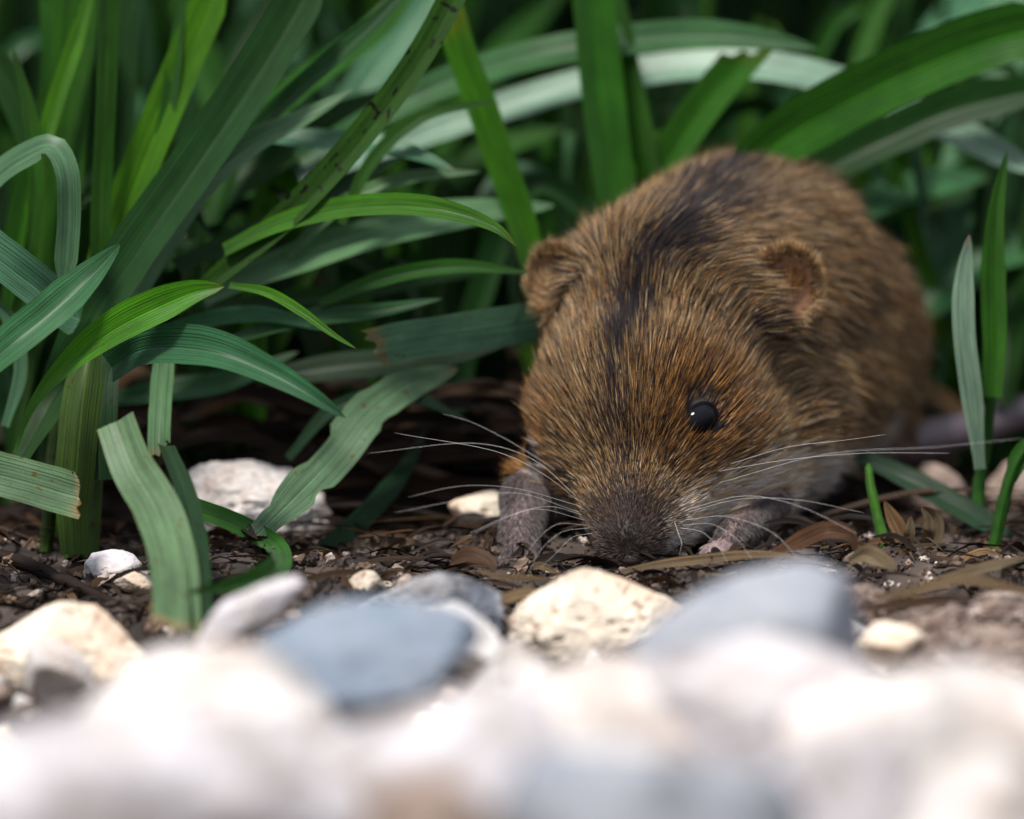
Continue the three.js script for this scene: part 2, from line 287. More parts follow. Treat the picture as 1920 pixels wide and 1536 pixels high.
function tubeGeo(pts, r0, r1, o = {}) {   // tapered round stem
  const world = o.world ? pts : pts.map((a) => P(...a)), curve = new THREE.CatmullRomCurve3(world), N = o.n ?? 20, K = o.k ?? 8;
  const g = new THREE.TubeGeometry(curve, N, 1, K, false), p = g.attributes.position, sd = o.seed ?? 1;
  for (let i = 0; i <= N; i++) { const t = i / N, c = curve.getPointAt(t), r = lerp(r0, r1, t) * (1 + (o.knob ?? 0.06) * (noise3(t * 12, sd, 0) - 0.5) * 2) * (t > 0.97 ? 0.45 : 1);
    for (let k = 0; k <= K; k++) { const n = i * (K + 1) + k, f = 1 + (o.knob ?? 0.06) * (noise3(t * 9, k % K * 1.3, sd) - 0.5) * 2; p.setXYZ(n, c.x + (p.getX(n) - c.x) * r * f, c.y + (p.getY(n) - c.y) * r * f, c.z + (p.getZ(n) - c.z) * r * f); } }
  g.setAttribute('color', new THREE.Float32BufferAttribute(Array.from({ length: p.count * 3 }, (_, i) => 0.85 + 0.3 * hash(Math.floor(i / 3 / (K + 1)), sd * 10 | 0, 4)), 3));
  const uv = g.attributes.uv, L = curve.getLength() / 28; for (let i = 0; i < uv.count; i++) uv.setXY(i, uv.getY(i) * 2, uv.getX(i) * L);
  g.computeVertexNormals(); return g;
}
const blade = (t, mat, w, pts, o) => meshAt('blade', bladeGeo(pts, w, o), LEAF[mat], t.base, t);
const stem = (t, mat, r0, r1, pts, o) => meshAt('stem', tubeGeo(pts, r0, r1, o), LEAF[mat], t.base, t);
const leaf = (name, label, cat, mat, w, pts, o) => { const g = bladeGeo(pts, w, o), b = (o?.world ? pts[0].clone() : P(...pts[0])); const m = meshAt(numbered(name), g, LEAF[mat], b, null, true); return tag(m, label, cat); };

// the big tuft on the left, in focus
{
  const t = groupAt('grass_tuft', P(150, groundPy(9), 9), 'leafy grass tuft in focus on the left with thick green stems', 'grass tuft');
  stem(t, 'stem', 1.25, 1.0, [[152, 1052, 6], [160, 940, 7], [172, 820, 8], [178, 680, 9]], { knob: 0.03 });
  stem(t, 'stem', 1.0, 0.8, [[108, 1010, 12], [106, 900, 12], [120, 780, 12], [135, 690, 12]], { knob: 0.03 });
  stem(t, 'stem', 0.55, 0.5, [[84, 1035, 8], [92, 960, 8], [80, 900, 9]], { knob: 0.1 });
  blade(t, 'stem', 84, [[140, 1040, 4], [138, 930, 4], [146, 820, 4], [158, 720, 5], [185, 600, 7]], { roll: [-10, 10], fold: -0.6, base: 0.7, taper: 0.3, n: 24 });
  blade(t, 'dark', 70, [[190, 900, 5], [185, 800, 5], [190, 700, 6], [215, 610, 7]], { roll: 30, fold: -0.4, base: 0.9, taper: 0.2 });
  blade(t, 'bright', 82, [[150, 720, 14], [190, 520, 16], [265, 310, 18], [340, 130, 20], [420, -60, 22]], { roll: 12, taper: 0.1, base: 0.5 });
  blade(t, 'green', 44, [[172, 640, 13], [184, 500, 13], [190, 350, 14], [198, 180, 14], [206, -60, 15]], { roll: -20, taper: 0.1 });
  blade(t, 'mid', 104, [[70, 800, 8], [150, 630, 9], [245, 480, 10], [365, 310, 12], [480, 140, 14], [600, -60, 17]], { roll: [30, 25, 10], fold: 0.45, taper: 0.08, base: 0.5 });
  blade(t, 'pale', 58, [[215, 640, 14], [290, 490, 14], [380, 350, 15], [470, 270, 16], [570, 220, 17], [662, 168, 18]], { roll: 35, fold: 0.3, taper: 0.35 });
  blade(t, 'pale', 50, [[-60, 400, 10], [-10, 335, 8], [50, 292, 6], [96, 276, 5], [122, 315, 4], [128, 400, 4], [124, 470, 4], [118, 540, 4]], { roll: [60, 40, 10], fold: 0.2, taper: 0.1, base: 1, keep: false });
  blade(t, 'pale', 88, [[-60, 440, 3], [20, 500, 4], [90, 555, 6], [150, 600, 8]], { roll: 30, taper: 0.05, base: 1 });
  blade(t, 'teal', 78, [[-60, 710, -4], [30, 635, -4], [110, 570, -3], [180, 505, -2], [225, 458, -2]], { roll: [20, 30], taper: 0.35, base: 0.8, fold: 0.35 });
  blade(t, 'bright', 74, [[28, 850, -2], [62, 760, -2], [130, 680, -2], [215, 615, -2], [310, 568, -2], [370, 545, -2], [420, 538, -2]], { roll: [50, 25, 10], base: 0.25, taper: 0.22, fold: 0.35, body: (x) => 0.4 + 0.6 * sstep(0.2, 0.65, x) });
  blade(t, 'teal', 84, [[205, 690, 2], [260, 655, 0], [330, 648, -2], [420, 662, -4], [510, 700, -5], [590, 745, -6], [648, 784, -6]], { roll: [20, 30, 12], fold: 0.4, taper: 0.6, base: 0.75 });
  blade(t, 'deep', 60, [[40, 860, 4], [80, 790, 6], [130, 700, 8], [190, 600, 10]], { roll: 40, taper: 0.4 });
  blade(t, 'green', 96, [[90, 560, 22], [110, 380, 24], [130, 180, 26], [150, -60, 28]], { roll: 20, taper: 0.08 });
  blade(t, 'deep', 70, [[100, 420, 26], [70, 280, 28], [20, 160, 30], [-50, 60, 34]], { roll: 25, taper: 0.2 });
  blade(t, 'green', 80, [[20, 620, 22], [30, 500, 24], [50, 380, 26], [90, 250, 30], [110, 100, 33], [100, -60, 36]], { roll: -25, taper: 0.1 });
  blade(t, 'deep', 60, [[150, 560, 24], [210, 380, 28], [230, 180, 32], [240, -60, 36]], { roll: 30, taper: 0.1 });
}
{
  const t = scene.getObjectByName('grass_tuft'), B = [
    ['green', 36, [[215, 600, 16], [290, 350, 18], [325, 130, 20], [345, -60, 22]], 15], ['bright', 38, [[50, 480, 18], [85, 260, 20], [145, 70, 22], [185, -60, 24]], 20], ['mid', 40, [[290, 480, 17], [410, 310, 18], [560, 165, 19], [700, 45, 20], [800, -60, 22]], 30],
    ['green', 34, [[25, 600, 14], [62, 430, 15], [62, 260, 16], [25, 90, 17]], -20], ['pale', 30, [[10, 800, 12], [40, 690, 12], [20, 600, 12], [-50, 540, 12]], 30], ['teal', 36, [[170, 720, 15], [330, 620, 15], [480, 590, 15], [620, 620, 14]], 35]];
  for (const [m, w, pts, roll] of B) blade(t, m, w, pts, { roll, fold: 0.4, taper: 0.3 });
}
// second tuft behind it
{
  const t = groupAt('grass_tuft', P(350, groundPy(24), 24), 'grass tuft behind the left one with long blade marked by brown spots', 'grass tuft');
  blade(t, 'spotted', 58, [[330, 580, 14], [420, 510, 12], [520, 425, 10], [610, 335, 9], [700, 230, 8], [790, 105, 8], [880, -60, 8]], { roll: [40, 30, 25], fold: 0.5, taper: 0.06, base: 0.6 });
  blade(t, 'bright', 22, [[430, 535, 6], [500, 548, 4], [570, 588, 2], [625, 628, 1], [668, 654, 0]], { roll: 15, taper: 0.5, fold: 0.5 });
  blade(t, 'bright', 46, [[420, 470, 12], [510, 425, 10], [600, 398, 8], [700, 385, 6], [800, 388, 4], [890, 410, 3], [940, 434, 2], [968, 462, 2]], { roll: [35, 35, 20], fold: 0.3, taper: 0.3, base: 0.6 });
  blade(t, 'deep', 52, [[330, 500, 16], [420, 462, 18], [520, 420, 20], [640, 350, 24], [760, 290, 30]], { roll: 35, taper: 0.4 });
  blade(t, 'pale', 70, [[380, 560, 20], [520, 500, 22], [680, 445, 24], [850, 405, 28], [1040, 385, 32]], { roll: 40, taper: 0.3 });
  blade(t, 'pale', 44, [[480, 250, 24], [580, 262, 23], [680, 268, 22], [770, 286, 21], [855, 322, 20]], { roll: 45, taper: 0.4, base: 0.8 });
  blade(t, 'deep', 40, [[380, 575, 24], [560, 560, 28], [760, 530, 32], [960, 500, 36]], { roll: 40, taper: 0.4 });
  blade(t, 'teal', 50, [[180, 755, 22], [300, 735, 22], [430, 715, 22], [560, 660, 22]], { roll: 40, taper: 0.4 });
  blade(t, 'pale', 48, [[312, 640, 9], [306, 700, 8], [300, 780, 7], [298, 845, 6]], { roll: -15, tip: 'cut', base: 0.8 });
  blade(t, 'green', 60, [[400, 420, 30], [440, 300, 34], [540, 180, 40], [700, 60, 46], [800, -60, 50]], { roll: 40, taper: 0.2 });
  for (const [m, w, pts] of [['pale', 32, [[540, 480, 22], [640, 385, 22], [760, 335, 22], [900, 322, 22]]], ['teal', 36, [[430, 640, 15], [560, 600, 15], [700, 585, 15], [830, 560, 15]]], ['green', 34, [[600, 570, 15], [720, 522, 15], [860, 500, 15], [990, 512, 15]]], ['dark', 30, [[540, 860, 18], [630, 765, 18], [750, 740, 18], [880, 790, 18]]], ['green', 30, [[640, 420, 18], [700, 300, 19], [790, 220, 20], [930, 190, 22]]]]) blade(t, m, w, pts, { roll: 30, fold: 0.4, taper: 0.4 });
  blade(t, 'deep', 90, [[300, 500, 34], [420, 360, 38], [560, 260, 42], [700, 210, 48], [900, 140, 56]], { roll: 40, taper: 0.3 });
}
// loose, cut and torn leaves
leaf('grass_leaf', 'broad bent grey-green cut leaf standing in front of the left tuft', 'leaf', 'dusty', 96, [[216, 790, -6], [245, 870, -8], [292, 950, -11], [322, 1040, -15], [330, 1120, -19], [330, 1178, -22]], { roll: [-15, 10, 5], fold: 0.12, tip: 'cut', base: 0.85, slant: -0.5, jag: 0.8 });
leaf('grass_leaf', 'narrow dark grass leaf folded along the broad bent cut leaf', 'leaf', 'dark', 46, [[310, 835, -5], [345, 920, -8], [365, 1010, -12], [372, 1100, -17], [376, 1185, -22]], { roll: [40, 35], fold: 0.3, tip: 'cut', base: 0.7 });
leaf('grass_leaf', 'dark green curled leaf looping back behind the bent cut leaf', 'leaf', 'green', 50, [[365, 955, 2], [430, 978, 3], [492, 1010, 2], [522, 1048, -6], [490, 1078, -16], [420, 1100, -20], [346, 1112, -22]], { roll: [45, 35, 10, 10], fold: 0.3, taper: 0.3, base: 0.8, keep: true });
leaf('grass_leaf', 'diagonal grey-green torn leaf over the white lump of rock', 'leaf', 'dusty', 92, [[480, 1005, 2], [560, 925, 6], [630, 850, 10], [690, 775, 14], [765, 722, 18], [860, 690, 22]], { roll: 20, fold: 0.1, taper: 0.3, base: 0.5, ragged: 1.2 });
leaf('grass_leaf', 'pale striped cut leaf end at the left edge', 'leaf', 'dusty', 92, [[-70, 872, -3], [20, 895, -3], [90, 915, -3], [146, 932, -3]], { roll: 20, fold: 0.15, tip: 'cut', base: 1, jag: 0.6 });
leaf('grass_leaf', 'torn blue-green leaf with brown chewed end beside the mouse\'s cheek', 'leaf', 'dusty', 84, [[1060, 590, 24], [930, 612, 16], [820, 628, 12], [750, 640, 10], [700, 652, 9]], { roll: 30, fold: 0.15, tip: 'cut', base: 1, jag: 1.0 });
leaf('grass_leaf', 'dark narrow leaf on the soil left of the whiskers', 'leaf', 'dark', 46, [[585, 1040, 8], [660, 990, 14], [720, 930, 20], [765, 870, 24], [800, 800, 28]], { roll: 25, fold: 0.2, base: 0.6 });
leaf('grass_leaf', 'long dark blade lying below the torn blue-green leaf', 'leaf', 'dark', 60, [[480, 712, 24], [620, 690, 24], [760, 676, 24], [960, 640, 26]], { roll: 30, fold: 0.2, taper: 0.3 });
// grass around and behind the mouse
{
  const t = groupAt('grass_tuft', P(1150, groundPy(42), 42), 'tall grass tuft rising right behind the mouse', 'grass tuft');
  blade(t, 'bright', 66, [[1010, 560, 28], [985, 440, 28], [950, 330, 28], [905, 200, 28], [870, 110, 28], [848, 40, 28]], { roll: [-20, 15, 10], tip: 'cut', base: 0.7, fold: 0.4, slant: 0.9 });
  blade(t, 'green', 92, [[1165, 480, 32], [1150, 350, 33], [1128, 180, 34], [1105, -60, 36]], { roll: -15, fold: 0.5, taper: 0.06, base: 0.7 });
  blade(t, 'green', 58, [[1235, 420, 38], [1210, 280, 38], [1175, 120, 40], [1138, -60, 42]], { roll: 25, taper: 0.06 });
  blade(t, 'green', 84, [[1180, 440, 38], [1240, 320, 38], [1310, 210, 38], [1400, 100, 38]], { roll: 10, tip: 'cut', fold: 0.45, base: 0.8, slant: 1 });
  blade(t, 'teal', 66, [[560, 300, 34], [700, 220, 36], [850, 150, 38], [1000, 105, 40], [1160, 78, 40], [1300, 66, 40], [1420, 72, 39], [1535, 92, 38]], { roll: [25, 38, 25], taper: 0.2, base: 0.6 });
  blade(t, 'ice', 66, [[560, 330, 40], [760, 265, 44], [950, 200, 46], [1130, 150, 47], [1300, 126, 47], [1450, 128, 46], [1600, 165, 45], [1760, 232, 44], [1960, 330, 42]], { roll: [30, 45, 30], taper: 0.08, base: 0.7 });
  blade(t, 'green', 128, [[1330, 400, 34], [1440, 280, 32], [1560, 205, 30], [1700, 135, 28], [1840, 78, 26], [1990, 40, 24]], { roll: [0, 10], fold: 0.4, taper: 0.1, base: 0.55 });
  blade(t, 'deep', 90, [[1400, 430, 40], [1540, 320, 40], [1680, 250, 40], [1800, 200, 40], [1990, 160, 40]], { roll: 20, taper: 0.2 });
}
{
  const t = groupAt('grass_tuft', P(1700, groundPy(62), 62), 'blurred grass tuft behind the mouse\'s rump at right', 'grass tuft');
  blade(t, 'pale', 120, [[1740, 760, 58], [1750, 560, 60], [1790, 400, 62], [1850, 200, 66], [1930, -60, 72]], { roll: 20, taper: 0.05 });
  blade(t, 'teal', 70, [[1480, 480, 50], [1600, 400, 52], [1720, 350, 54], [1860, 330, 58]], { roll: 40, taper: 0.3 });
  blade(t, 'teal', 90, [[1700, 620, 54], [1780, 540, 56], [1860, 480, 58], [1990, 440, 60]], { roll: 40, taper: 0.2 });
  blade(t, 'deep', 80, [[1600, 520, 56], [1700, 420, 58], [1820, 330, 62], [1960, 260, 66]], { roll: 20, taper: 0.2 });
  blade(t, 'green', 40, [[1560, 300, 64], [1600, 160, 68], [1650, 20, 74], [1690, -60, 78]], { roll: 20, taper: 0.2 });
  blade(t, 'pale', 110, [[1650, 200, 90], [1740, 110, 96], [1800, 40, 100], [1880, -60, 110]], { roll: 30, taper: 0.1 });
  blade(t, 'deep', 90, [[1880, 760, 50], [1900, 560, 56], [1910, 360, 62], [1930, 200, 66]], { roll: 20 });
}
{
  const t = groupAt('grass_tuft', P(700, groundPy(105), 105), 'far blurred grass tuft with broad pale blade at top left', 'grass tuft');
  blade(t, 'pale', 190, [[700, 260, 105], [630, 140, 105], [560, 40, 108], [470, -60, 112]], { roll: 35, taper: 0.1, base: 0.8 });
  blade(t, 'pale', 84, [[600, 330, 62], [680, 170, 66], [760, 60, 70], [850, -60, 75]], { roll: 20, taper: 0.05 });
  blade(t, 'green', 70, [[820, 300, 90], [880, 180, 92], [960, 80, 95], [1060, -20, 100]], { roll: 30 });
  blade(t, 'deep', 80, [[640, 330, 90], [720, 220, 95], [860, 140, 100], [1040, 110, 105]], { roll: 40 });
  blade(t, 'green', 60, [[760, 420, 60], [840, 340, 60], [930, 280, 62], [1060, 240, 64]], { roll: 40 });
  blade(t, 'teal', 50, [[880, 420, 50], [960, 330, 52], [1040, 350, 50], [1120, 400, 48]], { roll: 40 });
  blade(t, 'green', 70, [[480, 480, 60], [460, 330, 64], [400, 160, 70], [330, -60, 76]], { roll: 20, taper: 0.15 });
  blade(t, 'deep', 90, [[330, 420, 70], [370, 260, 74], [440, 120, 80], [540, -60, 86]], { roll: 20 });
}
// thinner grass filling the gaps
function thinTuft(label, px, d, n, sd, o = {}) {
  const gy = groundPy(d), t = groupAt('grass_tuft', P(px, gy, d), label, 'grass tuft'); seed(sd);
  const mats = o.mats ?? ['green', 'green', 'deep', 'mid', 'teal', 'bright', 'deep'];
  for (let i = 0; i < n; i++) {
    const b = P(px + rr(-70, 70), gy + rr(-6, 6), d + rr(-4, 4)), side = rr(-1, 1), reach = side * rr(4, o.reach ?? 20), h = rr(o.lo ?? 9, o.hi ?? 30), back = rr(-6, 10), droop = rr(0.35, 1.05);
    const p = [b, V(b.x + reach * 0.22, b.y + h * 0.55, b.z - back * 0.3), V(b.x + reach * 0.6, b.y + h * 0.95, b.z - back * 0.6), V(b.x + reach * 1.15, b.y + h * droop, b.z - back)];
    blade(t, mats[Math.floor(rnd() * mats.length)], rr(26, 62), p, { world: true, n: 22, j: 6, roll: rr(-35, 45), fold: rr(0.2, 0.6), taper: rr(0.3, 0.6), base: 0.7 });
  }
}
thinTuft('thin-bladed grass tuft behind the thick stems of the left tuft', 60, 26, 20, 501);
thinTuft('thin-bladed grass tuft behind the white lump of rock', 420, 30, 20, 502, { lo: 10, hi: 30 });
thinTuft('low dark grass tuft behind the diagonal torn leaf', 640, 34, 20, 503, { lo: 7, hi: 24, mats: ['deep', 'dark', 'green', 'mid'] });
thinTuft('dark grass tuft left of the mouse\'s head', 860, 36, 20, 504, { lo: 8, hi: 26, mats: ['deep', 'dark', 'green', 'mid'] });
thinTuft('thin-bladed grass tuft directly behind the mouse\'s crown', 1080, 44, 20, 505, { lo: 14, hi: 34 });
thinTuft('upright thin grass tuft rising above the mouse\'s back', 1380, 50, 20, 506, { lo: 16, hi: 40 });
thinTuft('thin-bladed grass tuft behind the mouse\'s rump', 1640, 44, 20, 507, { lo: 10, hi: 34 });
thinTuft('thin-bladed grass tuft behind the sheathed shoot at right edge', 1880, 40, 20, 508, { lo: 8, hi: 32 });
thinTuft('tall thin grass tuft in the top left corner', 200, 60, 20, 509, { lo: 24, hi: 50 });
thinTuft('tall thin grass tuft above the spotted blade', 720, 64, 20, 510, { lo: 20, hi: 46 });
thinTuft('tall thin grass tuft in the top right corner', 1720, 66, 20, 511, { lo: 20, hi: 46 });
// shoots at the right edge
{
  const t = groupAt('grass_shoot', P(1840, groundPy(15), 15), 'upright green shoot with a sheathed bud leaf at right edge', 'grass shoot');
  stem(t, 'green', 0.55, 0.32, [[1828, 1000, 12], [1838, 900, 13], [1852, 810, 13], [1860, 720, 13]], { knob: 0.1 });
  blade(t, 'green', 54, [[1862, 745, 13], [1866, 640, 13], [1864, 520, 13], [1868, 400, 13], [1888, 285, 13]], { roll: 10, fold: 0.7, base: 0.8, taper: 0.5 });
  blade(t, 'ice', 48, [[1838, 880, 13], [1825, 760, 12], [1808, 620, 11], [1808, 520, 11], [1818, 440, 11]], { roll: 10, fold: 0.2, base: 0.5, taper: 0.25 });
}
{
  const t = groupAt('grass_shoot', P(1870, groundPy(9), 9), 'short green shoot leaning out of the frame at right', 'grass shoot');
  stem(t, 'green', 0.5, 0.4, [[1864, 1030, 8], [1880, 950, 8], [1905, 870, 8], [1960, 790, 8]], { knob: 0.1 });
  blade(t, 'green', 46, [[1895, 900, 8], [1920, 850, 8], [1990, 800, 8]], { roll: 20, n: 12 });
}
{
  const t = groupAt('grass_shoot', P(1655, groundPy(6), 6), 'thin yellow-green shoot under the mouse\'s belly', 'grass shoot');
  stem(t, 'bright', 0.45, 0.28, [[1662, 1032, 5], [1648, 980, 6], [1634, 920, 7], [1628, 870, 8]], { knob: 0.08 });
}
leaf('grass_leaf', 'dark blue-green leaf lying below the mouse\'s tail', 'leaf', 'dark', 48, [[1600, 850, 22], [1700, 895, 20], [1790, 945, 16], [1900, 1010, 10]], { roll: 25, fold: 0.2, taper: 0.2 });
leaf('straw', 'orange-brown straw behind the mouse\'s tail', 'straw', 'straw', 42, [[1690, 700, 56], [1760, 745, 56], [1830, 790, 56]], { roll: 30, fold: 0.3 });
// the mass of grass behind everything
{
  const mats = ['deep', 'green', 'teal', 'dark'], buckets = mats.map(() => []); seed(900);
  for (let i = 0; i < 2400; i++) {
    const z = -(84 + 520 * Math.pow(rnd(), 1.3)), x = rr(-1, 1) * (90 - z * 0.16), y = groundH(x, z), h = rr(40, 150), a = rr(0, 6.283), lean = rr(0.1, 0.9) * h, k = Math.floor(rnd() * 4);
    const b = V(x, y, z), p = [b, V(x + Math.cos(a) * lean * 0.25, y + h * 0.5, z + Math.sin(a) * lean * 0.25), V(x + Math.cos(a) * lean * 0.65, y + h * 0.9, z + Math.sin(a) * lean * 0.65), V(x + Math.cos(a) * lean * 1.3, y + h * rr(0.6, 1), z + Math.sin(a) * lean * 1.3)];
    buckets[k].push(bladeGeo(p, rr(70, 120), { world: true, n: 10, j: 2, toward: V(rr(-1, 1), 0.5, rr(-1, 1)), roll: rr(-30, 30) }));
  }
  buckets.forEach((b, k) => { const m = meshAt(numbered('background_grass'), mergeGeometries(b), LEAF[mats[k]], V(0, 0, -150), null, true); tag(m, `${['dark green', 'mid green', 'blue-green', 'dull dark'][k]} grass blurred into a mass behind the tufts`, 'grass', null, 'stuff'); });
}
// fine straw, dead grass and litter on the soil
{
  const mats = ['umber', 'brown', 'straw'], buckets = mats.map(() => []); seed(930);
  for (let i = 0; i < 2300; i++) {
    const x = rr(-48, 48), z = rr(-80, 30), y = groundH(x, z) + rr(0.1, 1.0), a = rr(0, 6.283), L = rr(1.5, z < -12 ? 16 : 7), k = rnd() < 0.55 ? 0 : rnd() < 0.75 ? 1 : 2, dy = rr(-0.1, 0.35) * L * 0.4;
    const p = [V(x, y, z), V(x + Math.cos(a) * L * 0.5 + rr(-0.5, 0.5), y + dy * 0.7 + rr(0, 0.6), z + Math.sin(a) * L * 0.5), V(x + Math.cos(a) * L, y + dy, z + Math.sin(a) * L)];
    buckets[k].push(bladeGeo(p, rr(4, 20), { world: true, n: 6, j: 2, toward: V(rr(-0.6, 0.6), 1, rr(-0.3, 0.8)), roll: rr(-40, 40), fold: 0.5 }));
  }
  for (let i = 0; i < 420; i++) {   // dead thatch under the tufts
    const z = rr(-85, -18), x = rr(-30, z > -55 ? 8 : 36), y = groundH(x, z) + rr(0.2, 9), a = rr(-0.7, 0.9) + (rnd() < 0.5 ? Math.PI : 0), L = rr(8, 26), k = rnd() < 0.85 ? 0 : 1;
    const p = [V(x, y, z), V(x + Math.cos(a) * L * 0.5, y + rr(-1, 3), z + rr(-3, 3)), V(x + Math.cos(a) * L, y - rr(0, 4) + Math.sin(a) * 4, z + rr(-4, 4))];
    buckets[k].push(bladeGeo(p, rr(14, 40), { world: true, n: 8, j: 2, toward: V(rr(-0.3, 0.3), 0.5, 1), roll: rr(-40, 40), fold: 0.4 }));
  }
  buckets.forEach((b, k) => { const m = meshAt(numbered('leaf_litter'), mergeGeometries(b), LEAF[mats[k]], V(0, 0, 0), null, true); tag(m, `${['dark rotted', 'brown', 'straw-coloured'][k]} shreds of dead grass scattered over the soil`, 'litter', null, 'stuff'); });
}
// single bits of litter
leaf('dry_leaf', 'curled brown dry leaf right of the blurred blue-grey stone', 'dry leaf', 'brown', 36, [[1445, 1040, -4], [1500, 1016, -5], [1550, 996, -6], [1592, 1004, -6], [1608, 1040, -6]], { roll: [50, 35, 20], fold: 0.4, base: 0.4, taper: 0.3 });
leaf('dry_leaf', 'small tan dry leaf curl beside the curled brown one', 'dry leaf', 'husk', 40, [[1592, 1054, -8], [1622, 1040, -8], [1648, 1050, -9], [1682, 1070, -10]], { roll: [10, 30], fold: 0.7, base: 0.4 });
leaf('dry_leaf', 'forked pale husk standing in the soil right of the thin shoot', 'dry leaf', 'husk', 34, [[1700, 1040, 4], [1690, 1000, 4], [1672, 965, 4], [1658, 940, 4]], { roll: 10, fold: 0.4, base: 0.8 });
leaf('dry_leaf', 'short pale husk splinter beside the forked husk', 'dry leaf', 'husk', 24, [[1698, 1030, 4], [1706, 1000, 3], [1708, 968, 3]], { roll: 10, fold: 0.4, base: 0.8 });
leaf('dry_leaf', 'ragged tan husk between the forked husk and the right shoot', 'dry leaf', 'husk', 44, [[1735, 1030, 6], [1752, 1000, 5], [1748, 970, 5], [1728, 950, 5]], { roll: [30, 10], fold: 0.6, base: 0.7 });
leaf('dry_leaf', 'thin curled tan strip under the mouse\'s nose', 'dry leaf', 'husk', 20, [[1165, 1072, -5], [1230, 1060, -5], [1310, 1050, -5], [1420, 1040, -6], [1500, 1045, -8]], { roll: [40, 20, 50], fold: 0.4, base: 0.5 });
leaf('dry_leaf', 'olive-brown dry leaf in front of the grey forefoot', 'dry leaf', 'brown', 34, [[845, 1052, -4], [880, 1042, -5], [915, 1056, -6], [926, 1076, -7]], { roll: [50, 30], fold: 0.4, base: 0.5 });
leaf('dry_leaf', 'yellow-brown dry strip left of the pale pitted stone', 'dry leaf', 'straw', 22, [[925, 1132, -14], [975, 1116, -14], [1030, 1110, -14]], { roll: 40, fold: 0.4, base: 0.6 });
leaf('straw', 'thin straw lying before the grey forefoot', 'straw', 'straw', 12, [[898, 1072, -7], [940, 1082, -8], [1000, 1086, -9], [1060, 1090, -10]], { roll: 30, fold: 0.5 });
leaf('straw', 'long pale straw on the soil at right edge', 'straw', 'husk', 22, [[1770, 1086, -12], [1840, 1068, -11], [1930, 1044, -10]], { roll: 40, fold: 0.5, base: 0.7 });
leaf('straw', 'grey weathered straw arching over the clods at right', 'straw', 'husk', 20, [[1640, 1122, -18], [1720, 1108, -18], [1800, 1088, -18], [1880, 1100, -18], [1990, 1130, -18]], { roll: 40, fold: 0.5, base: 0.7 });
leaf('straw', 'brown straw lying low across the clods at right', 'straw', 'brown', 22, [[1620, 1140, -20], [1720, 1132, -20], [1830, 1120, -20]], { roll: 30, fold: 0.5, base: 0.7 });
{
  const b = P(20, 1030, 4), tw = meshAt(numbered('twig'), tubeGeo([[-40, 1030, 4], [60, 1062, 2], [140, 1098, -3], [245, 1150, -9]], 0.5, 0.3, { knob: 0.3, seed: 3 }), LEAF.umber, b, null, true); tag(tw, 'dark twig slanting past the grey-brown pebble on the left', 'twig');
  const c = P(0, 1120, -6), tw2 = meshAt(numbered('twig'), tubeGeo([[-40, 1120, -6], [30, 1128, -6], [110, 1122, -7]], 0.5, 0.35, { knob: 0.4, seed: 4 }), LEAF.umber, c, null, true); tag(tw2, 'short brown twig behind the large pale angular stone', 'twig');
}

// ---------------------------------------------------------------- the mouse
const J = (px, py, d, r) => ({ p: P(px, py, d), r });
const nose = J(1182, 1014, 1.8, 2.25), muz = J(1194, 940, 5, 3.45), face = J(1216, 800, 10, 6.9), cran = J(1256, 618, 14, 8.3), nape = J(1330, 585, 20, 7.9), back = J(1402, 535, 24, 7.9), rump = J(1478, 640, 29, 8.2), belly = J(1470, 715, 24, 5.8), chestj = J(1400, 800, 16, 5.6);
const headBones = [[nose, muz], [muz, face], [face, cran], [J(1350, 845, 10, 4.0), face], [J(1100, 825, 10, 2.9), face], [J(1252, 985, 5, 1.4), J(1325, 900, 9, 2.8)]];
const bodyBones = [[J(1310, 612, 19, 7.6), nape], [nape, back], [back, rump], [rump, belly], [belly, chestj], [chestj, nape], [rump, J(1640, 795, 32, 2.2)]];
const bones = [...headBones, ...bodyBones];
const limbs = [[J(1420, 880, 14, 3.2), J(1425, 955, 10, 1.8)], [J(1425, 955, 10, 1.8), J(1358, 1030, 3, 1.05)], [J(1060, 880, 14, 2.4), J(990, 935, 10, 1.7)], [J(990, 935, 10, 1.7), J(968, 1050, 5, 1.5)], [J(1520, 850, 31, 3.0), J(1545, 910, 30, 1.4)], [J(1545, 910, 30, 1.4), J(1520, 948, 25, 1.1)]];
function paw(w, f, spread, len) { const out = []; for (let k = 0; k < 4; k++) { const a = (k - 1.5) * spread, dir = V(f.x * Math.cos(a) - f.z * Math.sin(a), 0, f.x * Math.sin(a) + f.z * Math.cos(a)); const L = len * [0.8, 1, 0.97, 0.75][k], m = w.clone().addScaledVector(dir, L * 0.55).add(V(0, 0.25, 0)), e = w.clone().addScaledVector(dir, L).add(V(0, -0.45, 0)); out.push([{ p: w, r: 0.62 }, { p: m, r: 0.48 }], [{ p: m, r: 0.48 }, { p: e, r: 0.34 }]); } return out; }
const pawBones = [...paw(P(1356, 1034, 2.5), V(-0.55, 0, 0.83), 0.34, 2.6), ...paw(P(964, 1056, 5.5), V(-0.2, 0, 0.98), 0.34, 2.6), ...paw(P(1516, 952, 24.5), V(-0.3, 0, 0.95), 0.3, 3)];
function rc(p, b) {   // tapered capsule
  const a = b[0].p, c = b[1].p, dx = c.x - a.x, dy = c.y - a.y, dz = c.z - a.z, l2 = dx * dx + dy * dy + dz * dz;
  const t = clamp(((p.x - a.x) * dx + (p.y - a.y) * dy + (p.z - a.z) * dz) / l2), ex = p.x - a.x - dx * t, ey = p.y - a.y - dy * t, ez = p.z - a.z - dz * t;
  return Math.sqrt(ex * ex + ey * ey + ez * ez) - lerp(b[0].r, b[1].r, t);
}
const smin = (a, b, k) => { const h = Math.max(k - Math.abs(a - b), 0) / k; return Math.min(a, b) - h * h * k * 0.25; };
